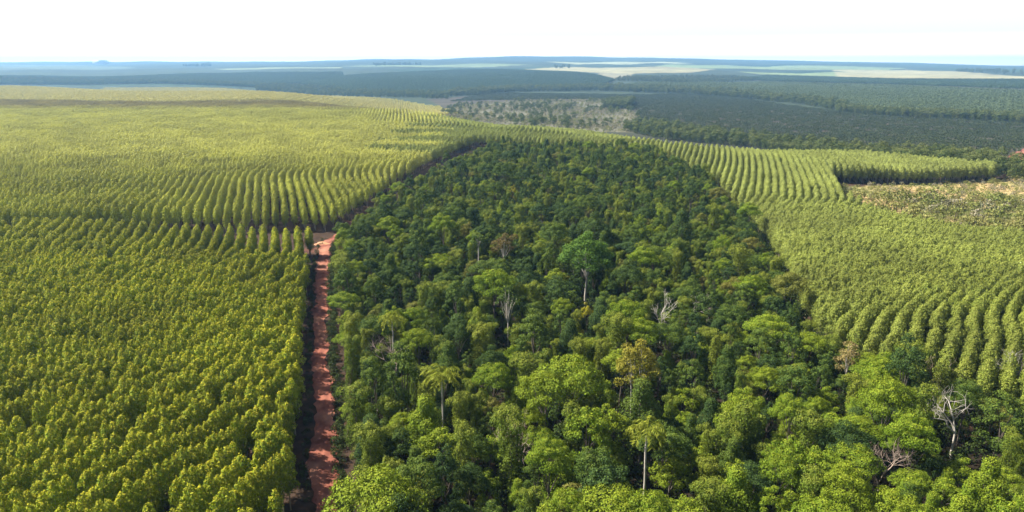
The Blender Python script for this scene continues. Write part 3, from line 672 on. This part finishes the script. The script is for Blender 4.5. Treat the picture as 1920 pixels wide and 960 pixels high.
# verge bushes along the road
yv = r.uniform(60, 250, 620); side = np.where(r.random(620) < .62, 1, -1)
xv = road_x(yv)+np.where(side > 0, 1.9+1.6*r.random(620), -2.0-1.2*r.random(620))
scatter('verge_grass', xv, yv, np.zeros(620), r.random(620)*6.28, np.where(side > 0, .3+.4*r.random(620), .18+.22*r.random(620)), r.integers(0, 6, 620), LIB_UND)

# ---- the trees one can point to
def thing(name, label, cat, x, y, rz=0, group=None, s=1.0):
    o = bpy.data.objects.new(name, None); COL.objects.link(o); o.location = (x, y, T(x, y)); o.rotation_euler = (0, 0, rz); o.scale = (s, s, s)
    return tag(o, label, cat, group)
rng = np.random.default_rng(61)
def crown_obj(L, dens, size, m, root, hang=.3, rnd=.6):
    c = MB(); lobe_leaves(c, rng, L, dens, size, 0, hang, rnd=rnd); return obj('crown', c.mesh('crown', [m]), root)
# umbrella-crowned tree
t = thing('umbrella_tree', 'tall tree with wide rounded blue-green umbrella crown standing above the forest', 'umbrella tree', *SP['umbrella'], 0, None, 1.2)
L = dome_tree(rng, 16.0, 6.4, 84, 4.0, .35, (.12, .19)); crown_obj(L, 2.6, .28, M_UMB, t)
tb = MB(); limbs(tb, rng, (0, 0, -.4), (.2, 0, 7.5), [(l[0][0]*.8, l[0][1]*.8, l[0][2]-.9) for l in L[:36:3]], .3, 0); obj('trunk', tb.mesh('trunk', [B_PALE], True), t)
# forked pale tree with thin crown
def open_tree(root, H, Rc, fork, bark, leafm, nl, dens, nbr, r0, lr=(.16, .26), depth=3.0):
    dens *= 2.3
    L = dome_tree(rng, H, Rc, nl, depth, .2, lr); crown_obj(L, dens, .32, leafm, root)
    tb = MB(); limbs(tb, rng, (0, 0, -.4), fork, [(l[0][0]*.95, l[0][1]*.95, l[0][2]) for l in L[:nbr]], r0, 0); obj('trunk', tb.mesh('trunk', [bark], True), root)
t = thing('pale_tree', 'thin-crowned tree with pale forked trunk and limbs showing through its leaves', 'forest tree', *SP['pale fork']); open_tree(t, 12.5, 3.4, (.1, 0, 5.5), B_PALE, PAL['mid green'], 22, .4, 16, .24)
t = thing('olive_tree', 'tall tree with yellowish olive crown on twin white trunks', 'forest tree', *SP['olive'])
L = dome_tree(rng, 14.0, 4.1, 34, 4.4, .1, (.2, .3)); crown_obj(L, 1.9, .3, M_OLIVE, t)
tb = MB()
for sx_ in (-.7, .5): limbs(tb, rng, (sx_, -.4, -.4), (sx_*1.4, -.8, 7.5), [(l[0][0]*.9, l[0][1]*.9, l[0][2]) for l in L if l[0][0]*sx_ > 0][:8], .2, 0)
obj('trunk', tb.mesh('trunk', [B_PALE], True), t)
t = thing('brown_tree', 'spreading tree with dull reddish brown crown behind the forked pale tree', 'forest tree', *SP['brown']); open_tree(t, 13.5, 4.2, (0, 0, 7), B_PALE, PAL['brownish'], 28, .6, 12, .24)
t = thing('slim_tree', 'small-crowned tree on a long bare white trunk left of the brown tree', 'forest tree', *SP['slim trunk']); open_tree(t, 13.8, 2.3, (0, 0, 10.5), B_PALE, PAL['mid green'], 14, .7, 8, .22, (.28, .4), 2)
t = thing('yellow_tree', 'small tree with golden yellow leaves near the photo bottom', 'forest tree', *SP['yellow']); open_tree(t, 8.6, 2.0, (0, 0, 3), B_DARK, PAL['yellow-green'], 14, .6, 8, .14, (.28, .42), 3)
t = thing('tan_tree', 'tan-crowned dry tree at the right plantation edge', 'forest tree', *SP['tan bush']); open_tree(t, 10.5, 2.6, (0, 0, 5), B_PALE, leaf_mat('dry tan leaves', [(.2,.16,.06)], tip=(.26,.2,.08)), 20, .6, 10, .18, (.24, .36), 4)
# vine-draped masses
def vine_mass(root, parts):
    L = []
    for (x0, y0, h, rr) in parts:
        for i in range(int(h*2.2)):
            tt = (i+.5)/(h*2.2); a = i*2.4+rng.random(); q = rr*.45*(1.1-.3*tt); s = rr*(.4+.2*rng.random())
            L.append(((x0+q*math.cos(a), y0+q*math.sin(a), .6+tt*(h-1)), (s, s, s*1.35)))
    c = MB(); lobe_leaves(c, rng, L, 1.9, .28, 0, 1.7, rnd=.45, whole=.2); obj('crown', c.mesh('crown', [M_VINE]), root)
    tb = MB()
    for (x0, y0, h, rr) in parts: tb.tube([(x0, y0, -.4), (x0+.1, y0, h*.5), (x0, y0, h-.5)], [.2, .14, .05], 6, 0)
    obj('trunk', tb.mesh('trunk', [B_DARK], True), root)
t = thing('vine_draped_tree', 'broad vine-draped wall of trees with dark right side below the photo centre right', 'vine-draped tree', *SP['vine wall']); vine_mass(t, [(0, 0, 11.5, 2.2), (-2.4, -.4, 9.5, 2.2), (-4.4, -1.6, 7, 2), (2.2, 1.2, 9, 1.8)])
t = thing('vine_draped_tree', 'slender vine-hung column tree with trailing bare stems left of the twin trunks', 'vine-draped tree', *SP['twin vine']); vine_mass(t, [(0, 0, 11.5, 1.25), (.9, -.6, 7, .9)])
# palms
def palm(label, x, y, H, n=15, droop=1.0, s=1.0):
    root = thing('palm_tree', label, 'palm', x, y, rng.random()*6, None, s)
    tb = MB(); tb.tube([(0, 0, -.3), (.12, 0, H*.4), (.05, .1, H*.75), (0, 0, H)], [.17, .14, .13, .12], 8, 0); obj('trunk', tb.mesh('trunk', [B_PALE], True), root)
    for i in range(n):
        mb = MB(); a = i*2.4; el = R(75-70*(i/n)); Lf = 2.7+.5*rng.random(); K_ = 11; pts = []; p = np.array([0, 0, H]); 
        for k in range(K_):
            e_ = el-droop*1.9*(k/K_)**1.2; p = p+Lf/K_*np.array([math.cos(a)*math.cos(e_), math.sin(a)*math.cos(e_), math.sin(e_)]); pts.append(p.copy())
        pts = np.array([[0, 0, H]]+pts); mb.tube(pts, np.linspace(.045, .01, len(pts)), 4, 0)
        side = np.array([-math.sin(a), math.cos(a), 0])
        for sg in (-1, 1):
            q = np.repeat(pts[2:], 4, 0)+rng.normal(size=((K_-1)*4, 3))*.06
            nn = len(q); ll = .55+.25*rng.random(nn)
            d = side*sg*.8+np.array([math.cos(a)*.35, math.sin(a)*.35, -.55]); d = d/np.linalg.norm(d)
            w_ = np.cross(d, rng.normal(size=(nn, 3))); w_ /= np.linalg.norm(w_, axis=1, keepdims=True)
            vv_ = np.stack([q, q+d*ll[:, None]*.5+w_*.05, q+d*ll[:, None], q+d*ll[:, None]*.5-w_*.05], 1).reshape(-1, 3)
            at = np.zeros((nn, 4, 4)); at[:, :, 0] = rng.random(nn)[:, None]; at[:, :, 1] = rng.random(nn)[:, None]*.5; at[:, :, 3] = 1
            mb.add(vv_, np.arange(nn*4).reshape(nn, 4), 0, at.reshape(-1, 4))
        obj('frond', mb.mesh('frond', [M_PALM]), root)
palm('palm with arching feathery fronds left of the forest centre', *SP['palm a'], 11.3, 18, 1.0, 1.15)
palm('narrow drooping yellow-green palm near the photo bottom centre', *SP['palm b'], 11.3, 17, 1.3, 1.1)
palm('palm with hanging fronds above the grey bare-twigged tree', *SP['palm c'], 11, 16, 1.3, 1.05)
# bare trees
def bare_tree(label, x, y, H, spread, bark, depth=4, r0=.13, tilt=(0, 0)):
    root = thing('bare_tree', label, 'dead tree', x, y, rng.random()*6)
    tb = MB(); bb = MB()
    def grow(p, d, l, rad, lev, mb):
        q = p+d*l; m_ = (p+q)/2+rng.normal(size=3)*l*.06
        mb.tube([p, m_, q], [rad, rad*.8, rad*.6], 5 if lev > 1 else 3, 0)
        if lev == 0: return
        for _ in range(3 if lev > 1 else 4):
            nd = d+rng.normal(size=3)*spread; nd[2] += .15; nd /= np.linalg.norm(nd)
            grow(q if rng.random() < .6 else m_, nd, l*(.55+.25*rng.random()), rad*.55, lev-1, bb)
    grow(np.array([0, 0, -.3]), np.array([tilt[0], tilt[1], 1.0]), H*.45, r0, depth, tb)
    obj('trunk', tb.mesh('trunk', [bark], True), root); obj('branches', bb.mesh('branches', [bark], True), root)
bare_tree('bleached tree with a tangle of white bare limbs at the right of the forest', *SP['dead a'], 11, .75, B_PALE, 4, .26)
bare_tree('grey-pink bare-twigged tree near the road side of the forest', *SP['dead b'], 10, .55, B_PINK, 5, .2)
bare_tree('white bare snag among dark crowns right of the photo centre', *SP['dead c'], 12, .55, B_PALE, 4, .2)
bare_tree('grey leafless crown right of the white snag', *SP['dead d'], 11, .6, B_DEAD, 4, .18)
bare_tree('dry whitish twigs at the corner of the right plantation', *SP['dead e'], 9, .7, B_PINK, 5, .16)
bare_tree('twiggy grey dead tree under bright crowns at bottom centre', *SP['dead f'], 9, .7, B_PINK, 5, .18)
bare_tree('dark pinkish bare tree at the bottom right of the forest', *SP['dead g'], 9, .7, B_PINK, 5, .18)
bare_tree('pale dry tree cut by the right edge of the photo', *SP['dead h'], 9.5, .6, B_PALE, 5, .18)

# ------------------------------------------------------------------ clearing, scrub, valley and distance
rng = np.random.default_rng(71)
SCR = [bush_mesh(rng, M_SCRUB, 1.3+.4*rng.random(), 1.6+rng.random()*1.2, 10, .4, 'foliage') for _ in range(4)]
SCRP = [bush_mesh(rng, M_PALE, 1.3+.4*rng.random(), 1.5+rng.random(), 10, .4, 'foliage') for _ in range(3)]
LIB_SCR = library('scrub bush', SCR+SCRP)
LIB_PALE = library('pale scrub', SCRP+SCR[:2])
def stems(rng):
    mb = MB()
    for _ in range(6):
        a = rng.random()*6.28; q = .5*rng.random()+.2; mb.tube([(0, 0, -.2), (q*.4*math.cos(a), q*.4*math.sin(a), .5), (q*math.cos(a), q*math.sin(a), 1.2)], [.05, .04, .015], 4, 0)
    return mb.mesh('stems', [B_DARK], True)
STEM = stems(rng)
D3 = darts(CLEAR, 1.9, 5.5, 9000, 72); r = np.random.default_rng(73); n = len(D3)
u3, v3, d3 = proj(D3[:, 0], D3[:, 1], terrain(D3[:, 0], D3[:, 1])+1); k3 = np.where((u3 < 1925) & (u3 > 0), d3, 1e9)
order = np.argsort(k3); nb = min(250, int((k3 < 1e8).sum())); ind = order[:nb]; rest = order[nb:]
vq = np.quantile(v3[ind], [.2, .4, .6, .8]); ind = sorted(ind, key=lambda i: u3[i])
bands = {}
for i in ind:
    b_ = ['farthest strip', 'fourth strip', 'third strip', 'second strip', 'nearest strip'][int(np.searchsorted(vq, v3[i]))]
    bands.setdefault(b_, []).append(i)
proto = None
for b_, mem in bands.items():
    for j, i in enumerate(mem):
        k = int(r.integers(0, 7)) if r.random() < .18 else int(r.integers(0, 4)); dry = k >= 4
        if proto is None: o = bpy.data.objects.new('scrub_bush', None); f1 = bpy.data.objects.new('foliage', SCR[0]); s1 = bpy.data.objects.new('stems', STEM); proto = (o, f1, s1)
        else: o, f1, s1 = [q.copy() for q in proto]
        f1.data = (SCR+SCRP)[k]
        for q in (o, f1, s1): COL.objects.link(q)
        f1.parent = o; s1.parent = o
        o.location = (D3[i, 0], D3[i, 1], T(D3[i, 0], D3[i, 1])); o.rotation_euler = (0, 0, r.random()*6.28); s = .9+1.7*r.random()**2; o.scale = (s, s, s*(.8+.4*r.random()))
        tag(o, f'{"dry pale" if dry else "green"} bush, {ordw(j+1)} from left in {b_} of the tan clearing', 'bush', 'bushes scattered over the tan clearing')
if len(rest):
    n = len(rest); scatter('scrub', D3[rest, 0], D3[rest, 1], terrain(D3[rest, 0], D3[rest, 1]), r.random(n)*6.28, .5+.8*r.random(n), r.integers(0, 7, n), LIB_SCR)
D3b = darts(CLEAR, 1.1, 2.8, 20000, 74); n = len(D3b)
scatter('scrub', D3b[:, 0], D3b[:, 1], terrain(D3b[:, 0], D3b[:, 1])-.1, r.random(n)*6.28, .2+.45*r.random(n)**1.5, np.where(r.random(n) < .92, r.integers(0, 4, n), r.integers(4, 7, n)), LIB_SCR)

def far_tree(rng, lm, H, Rc, n, size):
    L = dome_tree(rng, H, Rc, n, H*.4, .2, (.32, .5))
    L += [((0, 0, H*.3), (Rc*.7, Rc*.7, H*.3))]
    mb = MB(); lobe_leaves(mb, rng, L, 1.6, size*.7, 0, .2, rnd=.4); mb.tube([(0, 0, -.5), (0, 0, H*.6)], [.25, .12], 5, 1); return mb.mesh('far tree', [lm, B_DARK])
LIB_GAL = library('gallery tree', [far_tree(rng, M_GALL, 8+4*rng.random(), 3.2+1.5*rng.random(), 9, .9) for _ in range(5)])
def belt(name, poly, rmin, rmax, n, lib, seed, s0=.8, s1=1.3, patchy=None):
    d = darts(poly, rmin, rmax, n, seed); r = np.random.default_rng(seed+1)
    if patchy is not None:
        k = np.sin(d[:, 0]/31+seed)+np.sin(d[:, 1]/53+d[:, 0]/90)+np.sin(d[:, 0]/13-d[:, 1]/37); d = d[k+1.2*r.normal(size=len(k)) > patchy]
    for j in range(len(REDSPUR)-1):
        a, b = np.array(REDSPUR[j]), np.array(REDSPUR[j+1]); q = np.clip(((d[:, :2]-a)@(b-a))/((b-a)@(b-a)), 0, 1); d = d[np.linalg.norm(d[:, :2]-a-q[:, None]*(b-a), axis=1) > 11]
    n = len(d)
    if n == 0: print('empty belt', name, seed); return
    print(name, seed, n)
    scatter(name, d[:, 0], d[:, 1], terrain(d[:, 0], d[:, 1]), r.random(n)*6.28, s0+(s1-s0)*r.random(n), r.integers(0, lib[1], n), lib)
# tree belt behind the right plantation
belt('gallery_forest', P((1170,246),(1240,262),(1400,276),(1560,296),(1700,312),(1850,338),(2000,344),(2000,326),(1800,306),(1560,281),(1400,263),(1300,250),(1260,240),(1200,232)), 4, 8, 12000, LIB_GAL, 81, .6, 1.2)
# tree line between the dark field and the far plantation
belt('gallery_forest', P((840,182),(900,178),(1000,172),(1120,171),(1280,176),(1400,186),(1500,196),(1560,206),(1600,206),(1580,199),(1500,188),(1400,177),(1280,168),(1120,164),(960,168),(840,176)), 6, 11, 16000, LIB_GAL, 83, 1.0, 1.7)
belt('gallery_forest', P((1130,206),(1180,204),(1190,192),(1140,196)), 5, 9, 3000, LIB_GAL, 85, 1.0, 1.6)
belt('gallery_forest', P((640,182),(840,186),(840,178),(640,172),(480,166),(480,170)), 7, 14, 8000, LIB_GAL, 86, .9, 1.5)
belt('gallery_forest', P((-150,160),(150,158),(300,158),(480,164),(640,173),(640,168),(480,158),(300,153),(-150,153)), 8, 18, 14000, LIB_GAL, 140, .9, 1.6)
belt('gallery_forest', P((1570,211),(1700,220),(1960,234),(2060,238),(2060,234),(1960,230),(1700,216),(1570,207)), 4.0, 6.5, 9000, LIB_GAL, 150, .95, 1.35)
# dry pale scrub by the stream
belt('dry_scrub', P((820,212),(860,196),(960,190),(1170,188),(1190,215),(1260,250),(1100,246),(980,238),(860,224)), 4, 8, 26000, LIB_PALE, 87, .7, 2.4, -1.4)
belt('gallery_forest', P((820,212),(860,198),(960,191),(1170,190),(1190,215),(1260,250),(1100,246),(980,238),(860,224)), 7, 20, 9000, LIB_GAL, 88, .5, 1.1, .6)
# low dark bushes in rows over the valley field
def bush_patch(rng, lm, n, w_, H, size):
    mb = MB(); c = np.stack([(rng.random(n)-.5)*w_, np.round((rng.random(n)-.5)*w_/3)*3+rng.normal(size=n)*.5, H*(.3+.7*rng.random(n))], 1)
    nn = rng.normal(size=(n, 3))*.6; nn[:, 2] += .8; mb.leaves(c, nn, size*(.6+.8*rng.random(n)), rng, rng.random(n)*.8, 0, .2); return mb.mesh('bush patch', [lm])
LIB_COF = library('low bush patch', [bush_patch(rng, M_COFFEE, 330, 15, 2.0, 1.1) for _ in range(4)])
belt('field_crop', P((1190,240),(1300,252),(1560,278),(1700,292),(1900,308),(2000,308),(2000,238),(1900,231),(1560,208),(1400,186),(1280,176),(1150,177),(900,176),(850,190),(960,188),(1180,186),(1200,215)), 12.0, 13.5, 60000, LIB_COF, 91, .95, 1.15)
# far plantation blocks: canopy patches
def canopy_patch(rng, lm, w_, H, pitch, size, nper, R0):
    mb = MB(); g = np.arange(-w_/2+pitch/2, w_/2, pitch); cx_, cy_ = np.meshgrid(g, g); c0 = np.stack([cx_.ravel(), cy_.ravel()], 1); c0 = c0+rng.normal(size=c0.shape)*pitch*.12
    for (a, b) in c0:
        h = H*(1+.07*rng.normal()); d = rng.normal(size=(nper, 3)); d[:, 2] = np.abs(d[:, 2])+.0; d /= np.linalg.norm(d, axis=1, keepdims=True)
        q = np.stack([a+d[:, 0]*R0, b+d[:, 1]*R0, h*.45+d[:, 2]*h*.55-rng.random(nper)*h*.25*(d[:, 2] < .4)], 1)
        mb.leaves(q, d+.4*rng.normal(size=(nper, 3)), size*(.7+.6*rng.random(nper)), rng, d[:, 2]*rng.random(nper), 0, .5)
        mb.tube([(a, b, -.5), (a, b, h*.6)], [.12, .06], 3, 1)
    return mb.mesh('canopy patch', [lm, B_EUC])
LIB_FAR = library('far canopy', [canopy_patch(rng, M_FAR, 18, 10, 3.6, 2.2, 14, 1.5) for _ in range(3)])
LIB_FAR2 = library('far pale canopy', [canopy_patch(rng, M_FAR2, 18, 10, 3.6, 2.2, 14, 1.5) for _ in range(3)])
LIB_YNG = library('young canopy', [canopy_patch(rng, M_YOUNG, 14, 5.0, 3.5, 1.2, 16, 1.0) for _ in range(3)])
def tile(name, poly, w_, lib, seed, hs=1.0, drop=0.0, ang=0.0):
    P_ = np.array(poly); lo, hi = P_.min(0), P_.max(0); ca, sa = math.cos(ang), math.sin(ang); ctr = (lo+hi)/2; rad = np.linalg.norm(hi-lo)/2
    g = np.arange(-rad, rad, w_); gx, gy = np.meshgrid(g, g); gx, gy = gx.ravel(), gy.ravel()
    x, y = ctr[0]+gx*ca-gy*sa, ctr[1]+gx*sa+gy*ca
    r = np.random.default_rng(seed); m = inside(poly, x, y) & (r.random(len(x)) >= drop); x, y = x[m], y[m]; z = terrain(x, y)
    m = in_view(x, y, z); x, y, z = x[m], y[m], z[m]; n = len(x); print(name, seed, n)
    s = hs*(1+.05*np.sin(x/60)*np.sin(y/90)); sxy = np.full(n, 1.04)
    return scatter(name, x, y, z, ang+r.integers(0, 2, n)*math.pi, np.stack([sxy, sxy, s], 1), r.integers(0, lib[1], n), lib)
tile('young_plantation', YOUNG, 14, LIB_YNG, 101, 1.0, 0, .15)
tile('young_plantation', P((640,182),(740,189),(830,204),(865,216),(800,216),(640,191)), 14, LIB_YNG, 102, .9, 0, .15)
# right: two blocks parted by a firebreak
tile('far_plantation', P((1590,209),(1760,219),(1960,233),(2060,236),(2060,186),(1920,176),(1660,164),(1430,157),(1280,160),(1200,158),(1180,164),(1280,167),(1400,176),(1500,187)), 18, LIB_FAR2, 103, 1.05, 0, .2)
tile('far_plantation', P((1430,153),(1660,159),(1920,169),(2060,178),(2060,158),(1920,152),(1700,151),(1560,147),(1440,143),(1380,148)), 18, LIB_FAR, 104, .9, 0, .2)
# middle hillside
tile('far_plantation', P((640,174),(820,178),(960,169),(1120,165),(1150,152),(1080,138),(960,133),(800,136),(640,146),(560,158)), 18, LIB_FAR, 105, 1.0, 0, -.3)
tile('far_plantation', P((-60,160),(300,157),(480,164),(560,157),(640,145),(640,138),(480,138),(250,146),(-60,146)), 18, LIB_FAR, 106, 1.0, .1, -.2)
# tree rows on the skyline
belt('gallery_forest', P((1150,152),(1280,156),(1420,151),(1380,146),(1280,145),(1190,146)), 9, 16, 9000, LIB_GAL, 110, .8, 1.4)
for k, pl in enumerate([P((340,123.5),(395,122),(396,124.5),(345,125)), P((700,122),(780,120.5),(790,122.5),(705,124)), P((1790,133),(1920,138),(1930,140),(1795,135.5)), P((1040,127),(1070,126.5),(1070,128.5),(1042,129))]):
    belt('gallery_forest', pl, 25, 45, 4000, LIB_GAL, 120+3*k, 1.2, 2.2)
# pale industrial block far on the left horizon
def building(x, y):
    z = T(x, y); root = thing('mill_building', 'pale grey factory block faint on the left horizon', 'factory', x, y)
    m, nt, p = mat('weathered pale cladding'); n = nt.nodes.new('ShaderNodeTexNoise'); n.inputs['Scale'].default_value = .2; rr = ramp(nt, [(.6,.6,.6),(.72,.71,.7)]); nt.links.new(n.outputs[0], rr.inputs[0]); nt.links.new(rr.outputs[0], p.inputs['Base Color'])
    def box(x0, x1, y0, y1, z0, z1):
        mb = MB(); v = [(a, b, c) for c in (z0, z1) for a, b in ((x0, y0), (x1, y0), (x1, y1), (x0, y1))]
        mb.add(v, [(0, 1, 5, 4), (1, 2, 6, 5), (2, 3, 7, 6), (3, 0, 4, 7), (4, 5, 6, 7), (3, 2, 1, 0)]); return mb.mesh('block', [m])
    obj('hall', box(-68, 68, -40, 40, -5, 44), root); obj('annex', box(68.3, 90, -30, 30, -5, 30), root)
building(*px(188, 120))

# ------------------------------------------------------------------ haze
def haze():
    zb = -60.0; zt = 152.0
    mb = MB(); v = [(a, b, c) for c in (zb, zt) for a, b in ((-22000, -600), (22000, -600), (22000, 12700), (-22000, 12700))]
    mb.add(v, [(0, 1, 5, 4), (1, 2, 6, 5), (2, 3, 7, 6), (3, 0, 4, 7), (4, 5, 6, 7), (3, 2, 1, 0)])
    m = bpy.data.materials.new('haze'); m.use_nodes = True; nt = m.node_tree; nt.nodes.clear()
    o_ = nt.nodes.new('ShaderNodeOutputMaterial'); pv = nt.nodes.new('ShaderNodeVolumePrincipled')
    pv.inputs['Color'].default_value = (.29, .57, 1.0, 1); pv.inputs['Density'].default_value = HAZE_DENSITY; pv.inputs['Anisotropy'].default_value = .2
    nt.links.new(pv.outputs[0], o_.inputs['Volume'])
    o = obj('haze', mb.mesh('haze', [m])); o['kind'] = 'stuff'
haze()
